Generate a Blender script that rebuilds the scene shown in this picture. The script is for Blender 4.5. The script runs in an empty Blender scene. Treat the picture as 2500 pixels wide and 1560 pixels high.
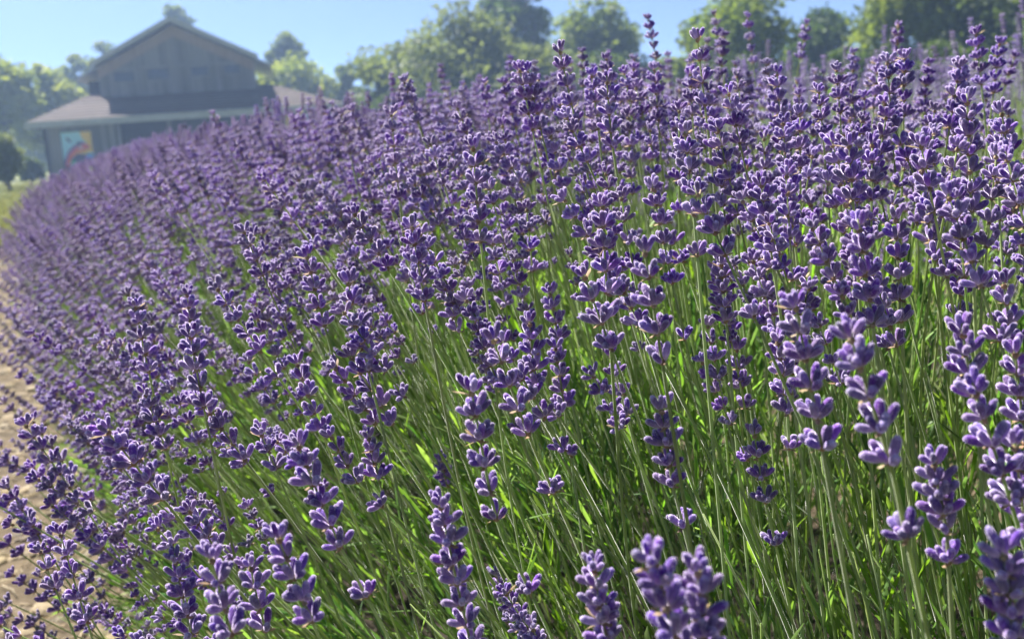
import bpy, math, random
import numpy as np
from mathutils import Vector, Matrix, Quaternion, Euler

random.seed(11)
rng = np.random.default_rng(11)
R = math.radians
scene = bpy.context.scene
col = scene.collection

# ------------------------------------------------------------------ camera
F_PX, CX, CY = 2500.0, 1250.0, 780.0          # photograph is 2500 x 1560
PITCH, ROLL, CAM_Z = R(10.5), R(4.0), 0.80
Fw = Vector((0, math.cos(PITCH), -math.sin(PITCH)))
r0 = Vector((1, 0, 0)); u0 = r0.cross(Fw)
cX = r0 * math.cos(ROLL) - u0 * math.sin(ROLL)
cY = r0 * math.sin(ROLL) + u0 * math.cos(ROLL)
C0 = Vector((0, 0, CAM_Z))
cam_data = bpy.data.cameras.new('camera')
cam = bpy.data.objects.new('camera', cam_data); col.objects.link(cam)
m = Matrix.Identity(4)
for i in range(3):
    m[i][0], m[i][1], m[i][2], m[i][3] = cX[i], cY[i], -Fw[i], C0[i]
cam.matrix_world = m
cam_data.sensor_width = 36.0; cam_data.lens = 36.0 * F_PX / 2500.0
cam_data.clip_start = 0.02; cam_data.clip_end = 2000
cam_data.dof.use_dof = True
cam_data.dof.focus_distance = 0.59
cam_data.dof.aperture_fstop = 12.5
scene.camera = cam

# ------------------------------------------------------------------ world, sun, exposure
SUN_AZ, SUN_EL = R(-40), R(52)                # azimuth clockwise from +Y
world = bpy.data.worlds.new('World'); scene.world = world; world.use_nodes = True
wn = world.node_tree.nodes; wl = world.node_tree.links
bg = wn['Background']
sky = wn.new('ShaderNodeTexSky'); sky.sky_type = 'NISHITA'; sky.sun_disc = False
sky.sun_elevation = SUN_EL; sky.sun_rotation = SUN_AZ
sky.air_density = 0.27; sky.dust_density = 0.12; sky.ozone_density = 2.2
wl.new(sky.outputs[0], bg.inputs[0]); bg.inputs[1].default_value = 0.050
sun_dir = Vector((math.sin(SUN_AZ) * math.cos(SUN_EL), math.cos(SUN_AZ) * math.cos(SUN_EL), math.sin(SUN_EL)))
sl = bpy.data.lights.new('sun', 'SUN'); sl.energy = 5.0; sl.angle = R(0.53); sl.color = (1.0, 0.95, 0.86)
so = bpy.data.objects.new('sun', sl); col.objects.link(so)
so.rotation_euler = sun_dir.to_track_quat('Z', 'Y').to_euler(); so.location = (0, 0, 30)
scene.view_settings.view_transform = 'Standard'; scene.view_settings.look = 'None'
scene.view_settings.gamma = 1.0; scene.view_settings.exposure = 1.88
scene.view_settings.use_curve_mapping = False
scene.render.engine = 'CYCLES'
scene.cycles.use_denoising = True
scene.cycles.max_bounces = 8; scene.cycles.diffuse_bounces = 3; scene.cycles.transmission_bounces = 5
scene.cycles.glossy_bounces = 2; scene.cycles.volume_bounces = 1

# ------------------------------------------------------------------ helpers
def at(px, py, depth):
    return C0 + cX * ((px - CX) / F_PX * depth) - cY * ((py - CY) / F_PX * depth) + Fw * depth

def project(p):
    d = p - C0; z = d.dot(Fw)
    if z < 1e-4: return None
    return (CX + d.dot(cX) / z * F_PX, CY - d.dot(cY) / z * F_PX, z)

def ground_at(px, dist):
    """point on the ground under the sight line of column px at the horizon, dist metres off"""
    hy = 314 - (px - CX) * math.tan(ROLL)
    d = at(px, hy, 1.0) - C0; d.z = 0; d.normalize()
    return d * dist

def tag(o, label=None, cat=None, group=None, kind=None):
    if label: o['label'] = label
    if cat: o['category'] = cat
    if group: o['group'] = group
    if kind: o['kind'] = kind
    return o

def empty(name, loc=(0, 0, 0), parent=None):
    o = bpy.data.objects.new(name, None); col.objects.link(o)
    o.empty_display_size = 0.05
    if parent: o.parent = parent
    o.location = loc
    return o

def link(name, data, parent=None, matrix=None):
    o = bpy.data.objects.new(name, data); col.objects.link(o)
    if parent: o.parent = parent
    if matrix is not None: o.matrix_basis = matrix
    return o

class MB:
    """collects simple shapes into ONE mesh; 'tip' is a 0..1 value along a bud or leaf"""
    def __init__(s):
        s.v = []; s.f = []; s.mi = []; s.tip = []
    def add(s, vs, fs, mi=0, tip=None, mat=None):
        o = len(s.v)
        if mat is not None: vs = [mat @ Vector(v) for v in vs]
        s.v += [tuple(v) for v in vs]; s.f += [tuple(i + o for i in f) for f in fs]
        s.mi += [mi] * len(fs); s.tip += list(tip) if tip is not None else [0.5] * len(vs)
    def box(s, x0, x1, y0, y1, z0, z1, mi=0):
        s.add([(x0, y0, z0), (x1, y0, z0), (x1, y1, z0), (x0, y1, z0), (x0, y0, z1), (x1, y0, z1), (x1, y1, z1), (x0, y1, z1)],
              [(3, 2, 1, 0), (4, 5, 6, 7), (0, 1, 5, 4), (1, 2, 6, 5), (2, 3, 7, 6), (3, 0, 4, 7)], mi)
    def tube(s, pts, rad, n=6, mi=0, square=0.0):
        pts = [Vector(p) for p in pts]; vs = []; tip = []
        ref = Vector((0.31, 0.9, 0.1)); prev = None
        for i, p in enumerate(pts):
            t = (pts[min(i + 1, len(pts) - 1)] - pts[max(i - 1, 0)]).normalized()
            a = (ref if prev is None else prev); a = (a - t * a.dot(t)).normalized(); b = t.cross(a); prev = a
            for k in range(n):
                ang = 2 * math.pi * k / n; rr = rad[i] * (1 + square * math.cos(4 * ang))
                vs.append(p + a * (rr * math.cos(ang)) + b * (rr * math.sin(ang))); tip.append(i / max(1, len(pts) - 1))
        fs = [(i * n + k, i * n + (k + 1) % n, (i + 1) * n + (k + 1) % n, (i + 1) * n + k) for i in range(len(pts) - 1) for k in range(n)]
        fs.append(tuple(range(n))[::-1]); fs.append(tuple((len(pts) - 1) * n + k for k in range(n)))
        s.add(vs, fs, mi, tip)
    def lathe(s, prof, n, mat=None, mi=0, rib=0.0, ph=0.0):
        vs = []; tip = []; L = prof[-1][0] or 1
        for z, r in prof:
            for k in range(n):
                a = 2 * math.pi * k / n + ph; rr = r * (1 + (rib if k % 2 else -rib))
                vs.append((rr * math.cos(a), rr * math.sin(a), z)); tip.append(z / L)
        fs = [(i * n + k, i * n + (k + 1) % n, (i + 1) * n + (k + 1) % n, (i + 1) * n + k) for i in range(len(prof) - 1) for k in range(n)]
        fs.append(tuple((len(prof) - 1) * n + k for k in range(n))); fs.append(tuple(range(n))[::-1])
        s.add(vs, fs, mi, tip, mat)
    def leaf(s, base, d, length, width, droop, side, mi=0, seg=4, fold=0.35, taper=0.5):
        """a narrow folded leaf: two strips either side of a sunken midrib"""
        d = Vector(d).normalized(); side = Vector(side); side = (side - d * side.dot(d)).normalized(); nrm = side.cross(d)
        p = Vector(base); vs = []; tip = []
        for i in range(seg + 1):
            t = i / seg
            w = width * 0.5 * (0.55 + 0.45 * math.sin(math.pi * min(1, t * 1.4) * 0.5)) * (1 if t < 0.72 else max(0.12, math.sqrt(max(0, 1 - ((t - 0.72) / 0.28) ** 2))))
            vs += [p - side * w + nrm * (w * fold), p - nrm * 0.0, p + side * w + nrm * (w * fold)]; tip += [t] * 3
            q = Quaternion(side, -droop / seg); d = q @ d; nrm = q @ nrm
            p = p + d * (length / seg)
        fs = []
        for i in range(seg):
            a = i * 3
            fs += [(a, a + 1, a + 4, a + 3), (a + 1, a + 2, a + 5, a + 4)]
        s.add(vs, fs, mi, tip)
    def mesh(s, name, mats, smooth=True):
        me = bpy.data.meshes.new(name); me.from_pydata(s.v, [], s.f)
        for mt in (mats if isinstance(mats, (list, tuple)) else [mats]): me.materials.append(mt)
        me.polygons.foreach_set('material_index', s.mi)
        if smooth: me.polygons.foreach_set('use_smooth', [True] * len(s.f))
        at_ = me.attributes.new('tip', 'FLOAT', 'POINT'); at_.data.foreach_set('value', s.tip)
        me.update(); return me
    def build(s, name, mats, parent=None, smooth=False, matrix=None):
        return link(name, s.mesh(name, mats, smooth), parent, matrix)

# ------------------------------------------------------------------ materials
def mat_base(name):
    mt = bpy.data.materials.new(name); mt.use_nodes = True
    nt = mt.node_tree
    for n in list(nt.nodes):
        if n.type != 'OUTPUT_MATERIAL': nt.nodes.remove(n)
    return mt, nt, nt.nodes['Material Output']

def N(nt, t, **kw):
    n = nt.nodes.new(t)
    for k, v in kw.items():
        if k.startswith('i_'):
            key = k[2:]; key = int(key) if key.isdigit() else key.replace('_', ' ')
            n.inputs[key].default_value = v
        else: setattr(n, k, v)
    return n

def ramp(nt, fac, stops):
    r = nt.nodes.new('ShaderNodeValToRGB'); e = r.color_ramp.elements
    while len(e) < len(stops): e.new(0.5)
    for el, (p, c) in zip(e, stops): el.position = p; el.color = (*c, 1)
    nt.links.new(fac, r.inputs[0]); return r.outputs[0]

def vary(nt, colour, amt_h=0.03, amt_v=0.35, amt_s=0.2):
    """per-object (and per-instance) variation of hue, value, saturation"""
    oi = nt.nodes.new('ShaderNodeObjectInfo'); h = nt.nodes.new('ShaderNodeHueSaturation')
    def rng_(mul, add, lo, hi):
        a = N(nt, 'ShaderNodeMath', operation='MULTIPLY'); a.inputs[1].default_value = mul
        f = N(nt, 'ShaderNodeMath', operation='FRACT'); mr = N(nt, 'ShaderNodeMapRange')
        mr.inputs['To Min'].default_value = lo; mr.inputs['To Max'].default_value = hi
        nt.links.new(oi.outputs['Random'], a.inputs[0]); nt.links.new(a.outputs[0], f.inputs[0]); nt.links.new(f.outputs[0], mr.inputs['Value'])
        return mr.outputs[0]
    nt.links.new(rng_(1, 0, .5 - amt_h, .5 + amt_h), h.inputs['Hue'])
    nt.links.new(rng_(7.31, 0, 1 - amt_s, 1 + amt_s), h.inputs['Saturation'])
    nt.links.new(rng_(13.7, 0, 1 - amt_v, 1 + amt_v), h.inputs['Value'])
    nt.links.new(colour, h.inputs['Color']); return h.outputs[0]

def mat_bud():
    mt, nt, out = mat_base('bud_velvet')
    a = N(nt, 'ShaderNodeAttribute', attribute_name='tip')
    c = ramp(nt, a.outputs['Fac'], [(0.0, (.50, .40, .40)), (0.16, (.44, .32, .56)), (0.45, (.245, .155, .42)), (0.85, (.18, .108, .355)), (1.0, (.44, .35, .64))])
    tc = N(nt, 'ShaderNodeTexCoord'); nz = N(nt, 'ShaderNodeTexNoise', i_Scale=900.0, i_Detail=2.0)
    nt.links.new(tc.outputs['Object'], nz.inputs['Vector'])
    mx = N(nt, 'ShaderNodeMix', data_type='RGBA', blend_type='OVERLAY'); mx.inputs[0].default_value = 0.35
    nt.links.new(c, mx.inputs[6]); nt.links.new(nz.outputs[0], mx.inputs[7])
    cv = vary(nt, mx.outputs[2], .016, .30, .28)
    p = N(nt, 'ShaderNodeBsdfPrincipled', i_Roughness=0.85)
    p.inputs['Specular IOR Level'].default_value = 0.15
    p.inputs['Sheen Weight'].default_value = 0.0
    nt.links.new(cv, p.inputs['Base Color'])
    b = N(nt, 'ShaderNodeBump', i_Strength=0.35, i_Distance=0.0004); nt.links.new(nz.outputs[0], b.inputs['Height']); nt.links.new(b.outputs[0], p.inputs['Normal'])
    tr = N(nt, 'ShaderNodeBsdfTranslucent'); nt.links.new(cv, tr.inputs[0])
    ms = N(nt, 'ShaderNodeMixShader', i_0=0.36); nt.links.new(p.outputs[0], ms.inputs[1]); nt.links.new(tr.outputs[0], ms.inputs[2])
    sh = N(nt, 'ShaderNodeBsdfSheen', i_Roughness=.30); sh.inputs['Color'].default_value = (.82, .74, 1.0, 1)
    ad = N(nt, 'ShaderNodeAddShader'); nt.links.new(ms.outputs[0], ad.inputs[0]); nt.links.new(sh.outputs[0], ad.inputs[1])
    nt.links.new(ad.outputs[0], out.inputs[0]); return mt

def mat_leafy(name, c0, c1, transl=0.4, trc=None, rough=0.5, noise=60.0, sheen=0.0, v=.3, h=.02, spec=.3):
    mt, nt, out = mat_base(name)
    tc = N(nt, 'ShaderNodeTexCoord'); nz = N(nt, 'ShaderNodeTexNoise', i_Scale=noise, i_Detail=2.0)
    nt.links.new(tc.outputs['Object'], nz.inputs['Vector'])
    c = ramp(nt, nz.outputs[0], [(.3, c0), (.7, c1)])
    cv = vary(nt, c, h, v, .15)
    p = N(nt, 'ShaderNodeBsdfPrincipled', i_Roughness=rough); nt.links.new(cv, p.inputs['Base Color'])
    p.inputs['Specular IOR Level'].default_value = spec
    if sheen: p.inputs['Sheen Weight'].default_value = sheen; p.inputs['Sheen Roughness'].default_value = .3
    if transl:
        tr = N(nt, 'ShaderNodeBsdfTranslucent')
        if trc:
            mx = N(nt, 'ShaderNodeMix', data_type='RGBA', blend_type='MULTIPLY'); mx.inputs[0].default_value = 1
            nt.links.new(cv, mx.inputs[6]); mx.inputs[7].default_value = (*trc, 1); nt.links.new(mx.outputs[2], tr.inputs[0])
        else: nt.links.new(cv, tr.inputs[0])
        ms = N(nt, 'ShaderNodeMixShader', i_0=transl); nt.links.new(p.outputs[0], ms.inputs[1]); nt.links.new(tr.outputs[0], ms.inputs[2])
        nt.links.new(ms.outputs[0], out.inputs[0])
    else: nt.links.new(p.outputs[0], out.inputs[0])
    return mt

def mat_rough(name, c0, c1, scale=(20, 20, 20), rough=.85, bump=.3, v=0.0, dist=.02, detail=6):
    mt, nt, out = mat_base(name)
    tc = N(nt, 'ShaderNodeTexCoord'); mp = N(nt, 'ShaderNodeMapping'); mp.inputs['Scale'].default_value = scale
    nz = N(nt, 'ShaderNodeTexNoise', i_Scale=1.0, i_Detail=float(detail), i_Roughness=.65)
    nt.links.new(tc.outputs['Object'], mp.inputs[0]); nt.links.new(mp.outputs[0], nz.inputs['Vector'])
    c = ramp(nt, nz.outputs[0], [(.32, c0), (.68, c1)])
    if v: c = vary(nt, c, .01, v, .2)
    p = N(nt, 'ShaderNodeBsdfPrincipled', i_Roughness=rough); nt.links.new(c, p.inputs['Base Color'])
    p.inputs['Specular IOR Level'].default_value = .25
    if bump:
        b = N(nt, 'ShaderNodeBump', i_Strength=bump, i_Distance=dist); nt.links.new(nz.outputs[0], b.inputs['Height']); nt.links.new(b.outputs[0], p.inputs['Normal'])
    nt.links.new(p.outputs[0], out.inputs[0]); return mt

M_bud = mat_bud()
M_fuzz, nt, out = mat_base('bud_fuzz')
dfz = N(nt, 'ShaderNodeBsdfDiffuse'); dfz.inputs[0].default_value = (.93, .83, 1.0, 1)
tfz = N(nt, 'ShaderNodeBsdfTranslucent'); tfz.inputs[0].default_value = (.93, .83, 1.0, 1)
mfz = N(nt, 'ShaderNodeMixShader', i_0=.55); nt.links.new(dfz.outputs[0], mfz.inputs[1]); nt.links.new(tfz.outputs[0], mfz.inputs[2]); nt.links.new(mfz.outputs[0], out.inputs[0])
M_bract = mat_leafy('bract_dry', (.30, .20, .12), (.42, .32, .20), .35, None, .7, 400, .4, .2)
M_bud_far = mat_leafy('bud_far_pale', (.33, .26, .50), (.46, .38, .62), .4, None, .9, 200, .6, .25, .014, .1)  # paler far buds: missing fuzz, haze and backlight put into the colour
M_stem = mat_leafy('stem_green', (.27, .36, .125), (.38, .47, .19), .38, None, .6, 60, .7, .22, .012, .25)
M_leaf = mat_leafy('leaf_green', (.12, .235, .042), (.18, .30, .065), .5, (1.3, 1.3, .65), .45, 40, .25, .35, .015)
M_leafdark = mat_leafy('leaf_grey_green', (.07, .15, .05), (.115, .205, .075), .38, (1.3, 1.4, .6), .5, 40, .3, .35, .015)
M_wood_twig = mat_rough('woody_twig', (.10, .075, .05), (.18, .14, .10), (60, 60, 60))

# ------------------------------------------------------------------ rows: where the lavender grows
BEAR = R(-25.5); KAPPA = 1 / 27.0; S_BEND = 5.0
Rd = Vector((math.sin(BEAR), math.cos(BEAR), 0)); Rn = Vector((math.cos(BEAR), -math.sin(BEAR), 0))
ROW_OFF = 0.705
def row_xy(s, lat):
    """row frame: s metres along, lat metres to the right of the line under the camera; bends right beyond S_BEND"""
    if s <= S_BEND:
        p = Rd * s + Rn * lat; ang = 0.0
    else:
        ang = (s - S_BEND) * KAPPA; rad = 1 / KAPPA
        cc = Rd * S_BEND + Rn * rad
        p = cc - (Rn * math.cos(ang) - Rd * math.sin(ang)) * (rad - lat)
    t = Rd * math.cos(ang) + Rn * math.sin(ang); n = Rn * math.cos(ang) - Rd * math.sin(ang)
    return p, t, n

# ------------------------------------------------------------------ ground, path, lawn
def sheet(name, pts_fn, nu, nv, mt, z):
    mb = MB(); vs = []
    for i in range(nu):
        for j in range(nv):
            x, y = pts_fn(i / (nu - 1), j / (nv - 1)); vs.append((x, y, z + 0.0))
    fs = [(i * nv + j, (i + 1) * nv + j, (i + 1) * nv + j + 1, i * nv + j + 1) for i in range(nu - 1) for j in range(nv - 1)]
    mb.add(vs, fs); return tag(mb.build(name, mt, smooth=True), kind='structure')

M_grass = mat_rough('lawn_grass', (.10, .125, .035), (.17, .175, .06), (1.4, 1.4, 1.4), .9, .5, dist=.05)
M_dirt = mat_rough('path_dirt', (.045, .034, .022), (.13, .098, .062), (14, 14, 14), .95, .6, dist=.03, detail=9)
M_soil = mat_rough('shaded_soil', (.022, .018, .013), (.05, .038, .027), (25, 25, 25), .95, .6, dist=.02)  # soil coloured extra dark to carry the shade under the plants
M_stone = mat_rough('path_stone', (.10, .078, .05), (.27, .22, .15), (40, 40, 40), .85, .3, .45)
M_straw = mat_rough('straw', (.30, .24, .15), (.42, .35, .23), (30, 30, 30), .8, 0, .25)
sheet('ground', lambda u, v: (-500 + 1000 * u, -200 + 900 * v), 3, 3, M_grass, 0.0)
def strip(s0, s1, l0, l1):
    def f(u, v):
        p, t, n = row_xy(s0 + (s1 - s0) * u, l0 + (l1 - l0) * v); return p.x, p.y
    return f
sheet('dirt_path', strip(-3, 17, -1.25, 0.34), 60, 6, M_dirt, 0.004)
sheet('planting_bed', strip(-3, 32, 0.26, 1.25), 60, 6, M_soil, 0.008)
for k, o in enumerate((1.85, 3.75, 5.65)):
    sheet('planting_bed', strip(-1, 32, o + .05 - .02, o + 1.2), 60, 6, M_soil, 0.008)
    sheet('dirt_path', strip(-1, 32, o - .6, o + .03), 60, 6, M_dirt, 0.004)

# ------------------------------------------------------------------ barn
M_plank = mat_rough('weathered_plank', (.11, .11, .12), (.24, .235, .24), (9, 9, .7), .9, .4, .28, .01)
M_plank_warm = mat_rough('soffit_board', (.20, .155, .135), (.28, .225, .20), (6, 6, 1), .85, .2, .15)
M_dark = mat_rough('shaded_board', (.018, .018, .02), (.04, .039, .04), (5, 5, 1), .9, .2)  # barn boards lying in shade, the shade put into the colour
M_shingle = mat_rough('roof_shingle', (.052, .039, .036), (.09, .068, .064), (3, 3, 6), .9, .4, .15)
M_fascia = mat_rough('grey_fascia', (.30, .31, .31), (.40, .41, .41), (4, 4, 4), .6, .1)
M_metal = mat_rough('roof_metal', (.36, .39, .44), (.46, .49, .54), (2, 2, 2), .4, .05)
M_glass, nt, out = mat_base('window_glass')
p = N(nt, 'ShaderNodeBsdfPrincipled', i_Roughness=.08); p.inputs['Base Color'].default_value = (.03, .035, .045, 1); nt.links.new(p.outputs[0], out.inputs[0])

TH = R(12)
BS = (.80, .9, .87)
bx0 = ground_at(122, 47.0)
barn = empty('barn', bx0); barn.rotation_euler = (0, 0, TH); barn.scale = BS
tag(barn, 'weathered grey wooden barn with a wide gable above a hipped porch roof', 'barn')
unit = MB(); unit.box(0, 1, 0, 1, 0, 1)
plank_me = unit.mesh('plank', M_plank, False)
def plank(name, x, y, z, w, d, h, parent, mt=None, me=None):
    o = link(name, me or plank_me, parent); o.location = (x, y, z); o.scale = (w, d, h)
    return o
def boards_wall(wall, x0, x1, y, z0, ztop, step=.24, holes=()):
    """vertical boards side by side, each its own piece; ztop(x) gives the upper end, holes (x0,x1,z0,z1) are left open"""
    x = x0; k = 0
    while x < x1 - .02:
        w = min(step * random.uniform(.8, 1.2), x1 - x); xm = x + w / 2; top = ztop(xm)
        d = .03 + .012 * (k % 3)
        hs = [hh for hh in holes if hh[0] < xm < hh[1]]
        if hs:
            hh = hs[0]
            plank('plank', x + .006, y - d, z0, w - .012, d, hh[2] - z0, wall); plank('plank', x + .006, y - d, hh[3], w - .012, d, top - hh[3], wall)
        else: plank('plank', x + .006, y - d, z0, w - .012, d, top - z0, wall)
        x += w; k += 1

# local barn frame: x along the front, y away from the camera, z up
PW = 14.6                                            # porch length
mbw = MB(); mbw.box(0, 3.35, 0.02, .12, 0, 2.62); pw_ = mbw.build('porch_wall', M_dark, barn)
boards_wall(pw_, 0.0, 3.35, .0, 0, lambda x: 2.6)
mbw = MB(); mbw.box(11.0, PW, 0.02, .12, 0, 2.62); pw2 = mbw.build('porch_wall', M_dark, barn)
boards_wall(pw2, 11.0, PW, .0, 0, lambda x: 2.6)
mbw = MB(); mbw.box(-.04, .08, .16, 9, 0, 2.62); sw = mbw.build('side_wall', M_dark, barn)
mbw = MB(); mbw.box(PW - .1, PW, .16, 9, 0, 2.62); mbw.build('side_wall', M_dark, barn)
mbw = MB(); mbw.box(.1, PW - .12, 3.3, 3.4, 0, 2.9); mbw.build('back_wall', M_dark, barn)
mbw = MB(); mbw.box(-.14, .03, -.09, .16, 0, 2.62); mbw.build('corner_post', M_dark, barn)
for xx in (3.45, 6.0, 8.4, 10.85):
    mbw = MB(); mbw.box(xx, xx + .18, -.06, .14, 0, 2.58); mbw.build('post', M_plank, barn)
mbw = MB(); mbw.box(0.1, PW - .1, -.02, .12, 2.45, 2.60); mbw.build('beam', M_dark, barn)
# hipped porch roof wrapping the front and both ends
ze, zt = 2.72, 4.05; ov = .75
x0e, x1e, y0e = -ov, PW + ov, -ov
mb = MB()
q = [(x0e, y0e, ze), (x1e, y0e, ze), (11.6, 2.75, zt), (1.9, 2.75, zt), (x0e, 9.5, ze), (1.9, 8.0, zt), (x1e, 9.5, ze), (11.6, 8.0, zt)]
th = .10
qs = [Vector(a) for a in q]; ql = [v - Vector((0, 0, th)) for v in qs]
mb.add(qs + ql, [(0, 1, 2, 3), (0, 3, 5, 4), (1, 6, 7, 2), (8, 11, 10, 9), (8, 12, 13, 11), (9, 10, 15, 14), (0, 8, 9, 1), (4, 12, 8, 0), (1, 9, 14, 6)])
porch_roof = mb.build('porch_roof', M_shingle, barn)
# shingle courses, one strip per course
for k in range(9):
    t0 = k / 9; mbk = MB()
    def lerp(a, b, t): return Vector(a) + (Vector(b) - Vector(a)) * t
    a = lerp(q[0], q[3], t0); b = lerp(q[1], q[2], t0); c = lerp(q[1], q[2], t0 + .1); d = lerp(q[0], q[3], t0 + .1)
    up = Vector((0, 0, .03)); u2 = Vector((0, 0, .012))
    mbk.add([a + up, b + up, c + u2, d + u2, a + u2 * .3, b + u2 * .3], [(0, 1, 2, 3), (4, 5, 1, 0)])
    mbk.build('shingle_course', M_shingle, porch_roof)
mb = MB(); mb.box(x0e - .03, x1e + .03, y0e - .05, y0e - .005, ze - .26, ze + .05); mb.build('fascia', M_fascia, barn)
mb = MB(); mb.box(x0e - .05, x0e - .005, y0e, 9.5, ze - .26, ze + .05); mb.build('fascia', M_fascia, barn)
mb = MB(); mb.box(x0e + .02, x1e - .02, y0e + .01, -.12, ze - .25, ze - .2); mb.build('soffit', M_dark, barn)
# upper storey
gx0, gx1, gy = 2.55, 10.75, 2.2; gxm = (gx0 + gx1) / 2; zeave, zap = 5.25, 7.15
def rake(x): return zap - (zap - zeave) * abs(x - gxm) / (gxm - gx0)
wins = [(3.35, 4.4, 4.55, 5.0), (5.1, 6.15, 4.6, 5.07), (7.35, 8.3, 4.64, 5.08), (9.1, 9.95, 4.68, 5.08)]
mb = MB(); mb.add([(gx0, gy + .05, 3.6), (gx1, gy + .05, 3.6), (gx1, gy + .05, zeave), (gxm, gy + .05, zap), (gx0, gy + .05, zeave),
                   (gx0, gy + 1.2, 3.6), (gx1, gy + 1.2, 3.6), (gx1, gy + 1.2, zeave), (gxm, gy + 1.2, zap), (gx0, gy + 1.2, zeave)],
                  [(0, 1, 2, 3, 4), (9, 8, 7, 6, 5), (0, 5, 6, 1), (1, 6, 7, 2), (4, 9, 5, 0)])
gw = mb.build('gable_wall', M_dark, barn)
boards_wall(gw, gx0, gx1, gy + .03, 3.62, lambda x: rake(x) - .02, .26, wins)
mb = MB(); mb.box(gx0 - .02, gx1 + .02, gy - .09, gy - .03, 5.12, 5.24); mb.build('trim_board', M_plank, gw)
for (a, b, c, d) in wins:
    w = empty('window', parent=barn)
    mb = MB(); mb.box(a - .05, a, gy - .07, gy + .04, c - .05, d + .05); mb.box(b, b + .05, gy - .07, gy + .04, c - .05, d + .05)
    mb.box(a, b, gy - .07, gy + .04, c - .05, c); mb.box(a, b, gy - .07, gy + .04, d, d + .05); mb.build('frame', M_plank, w)
    mb = MB(); mb.box(a, b, gy + .0, gy + .02, c, d); mb.build('pane', M_glass, w)
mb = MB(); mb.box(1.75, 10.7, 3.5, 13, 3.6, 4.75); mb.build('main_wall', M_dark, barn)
def roof_slab(name, xl, xr, yy0, yy1, zap_, slope, thick, mt):
    mb = MB()
    for sgn, xe in ((-1, xl), (1, xr)):
        zl = zap_ - slope * abs(xe - gxm)
        a = [(gxm, yy0, zap_), (xe, yy0, zl), (xe, yy1, zl), (gxm, yy1, zap_)]
        vs = a + [(x, y, z - thick) for x, y, z in a]
        f = [(0, 1, 2, 3), (7, 6, 5, 4), (0, 4, 5, 1), (1, 5, 6, 2), (2, 6, 7, 3)]
        mb.add(vs, f)
    return mb.build(name, mt, barn)
slope = (zap - zeave) / (gxm - gx0)
roof_slab('gable_roof', gx0 - .25, gx1 + .25, gy - .75, 3.3, zap + .34, slope, .10, M_metal)
roof_slab('main_roof', gx0 - 1.35, gx1 + .95, 3.2, 13, zap + .28, slope, .12, M_metal)
roof_slab('gable_soffit', gx0 - .2, gx1 + .2, gy - .68, gy - .1, zap + .235, slope, .03, M_plank_warm)
mb = MB()
for sgn, xe in ((-1, gx0 - .27), (1, gx1 + .27)):
    zl = zap + .35 - slope * abs(xe - gxm); y0_, y1_ = gy - .80, gy - .755
    a = [(gxm, y0_, zap + .36), (xe, y0_, zl), (xe, y0_, zl - .26), (gxm, y0_, zap + .10)]
    vs = a + [(x, y1_, z) for x, _, z in a]
    mb.add(vs, [(0, 1, 2, 3), (7, 6, 5, 4), (0, 4, 5, 1), (1, 5, 6, 2), (2, 6, 7, 3)])
mb.build('rake_board', M_fascia, barn)
mb = MB()
for sgn, xe in ((-1, gx0), (1, gx1)):
    zl = zap - .02 - slope * abs(xe - gxm); a = [(gxm, gy - .10, zap - .02), (xe, gy - .10, zl), (xe, gy - .10, zl - .5), (gxm, gy - .10, zap - .55)]
    vs = a + [(x, gy - .06, z) for x, _, z in a]
    mb.add(vs, [(0, 1, 2, 3), (7, 6, 5, 4), (0, 4, 5, 1), (1, 5, 6, 2), (2, 6, 7, 3)])
mb.build('rake_trim', M_plank_warm, barn)

# painted picture boards hung on the porch walls
def flat_mat(name, c):
    mt, nt, out = mat_base(name); p = N(nt, 'ShaderNodeBsdfPrincipled', i_Roughness=.6); p.inputs['Base Color'].default_value = (*c, 1)
    nt.links.new(p.outputs[0], out.inputs[0]); return mt
P = {k: flat_mat('paint_' + k, c) for k, c in dict(sky=(.38, .68, .88), yellow=(.85, .55, .10), red=(.75, .13, .08), orange=(.85, .32, .08), dark=(.06, .06, .16),
      purple=(.22, .10, .32), blue=(.10, .35, .75), green=(.12, .42, .25), pink=(.75, .45, .50), turq=(.25, .65, .72)).items()}
def sign_board(name, label, x, z, w, h):
    e = empty(name); e.parent = None
    e.matrix_world = Matrix.Translation(bx0) @ Matrix.Rotation(TH, 4, 'Z') @ Matrix.Diagonal((*BS, 1)) @ Matrix.Translation((x, -.10, z))
    tag(e, label, 'sign'); return e
def poly(mb_pts, name, mt, parent, layer):
    mb = MB(); y = -.004 * layer
    vs = [(x, y, z) for x, z in mb_pts]; n = len(vs)
    vs2 = [(x, y + .003, z) for x, z in mb_pts]
    mb.add(vs + vs2, [tuple(range(n)), tuple(range(2 * n - 1, n - 1, -1))] + [(i, i + n, (i + 1) % n + n, (i + 1) % n) for i in range(n)])
    return mb.build(name, mt, parent)
s1 = sign_board('picture_board', 'painted picture board with sky blue, yellow and red shapes on the porch wall', .70, .62, 1.62, 1.66)
s1.scale = (BS[0] * .92, BS[1], BS[2] * .96)
mb = MB(); mb.box(0, 1.62, 0, .03, 0, 1.66); mb.build('panel', P['sky'], s1)
mb = MB(); mb.box(-.05, 0, -.03, .04, -.05, 1.71); mb.box(1.62, 1.67, -.03, .04, -.05, 1.71); mb.box(0, 1.62, -.03, .04, 1.66, 1.71); mb.box(0, 1.62, -.03, .04, -.05, 0); mb.build('frame', M_plank, s1)
poly([(1.02, 1.65), (1.61, 1.65), (1.61, .55), (1.2, .62), (1.32, 1.1), (1.12, 1.3)], 'painted_shape', P['yellow'], s1, 1)
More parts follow.
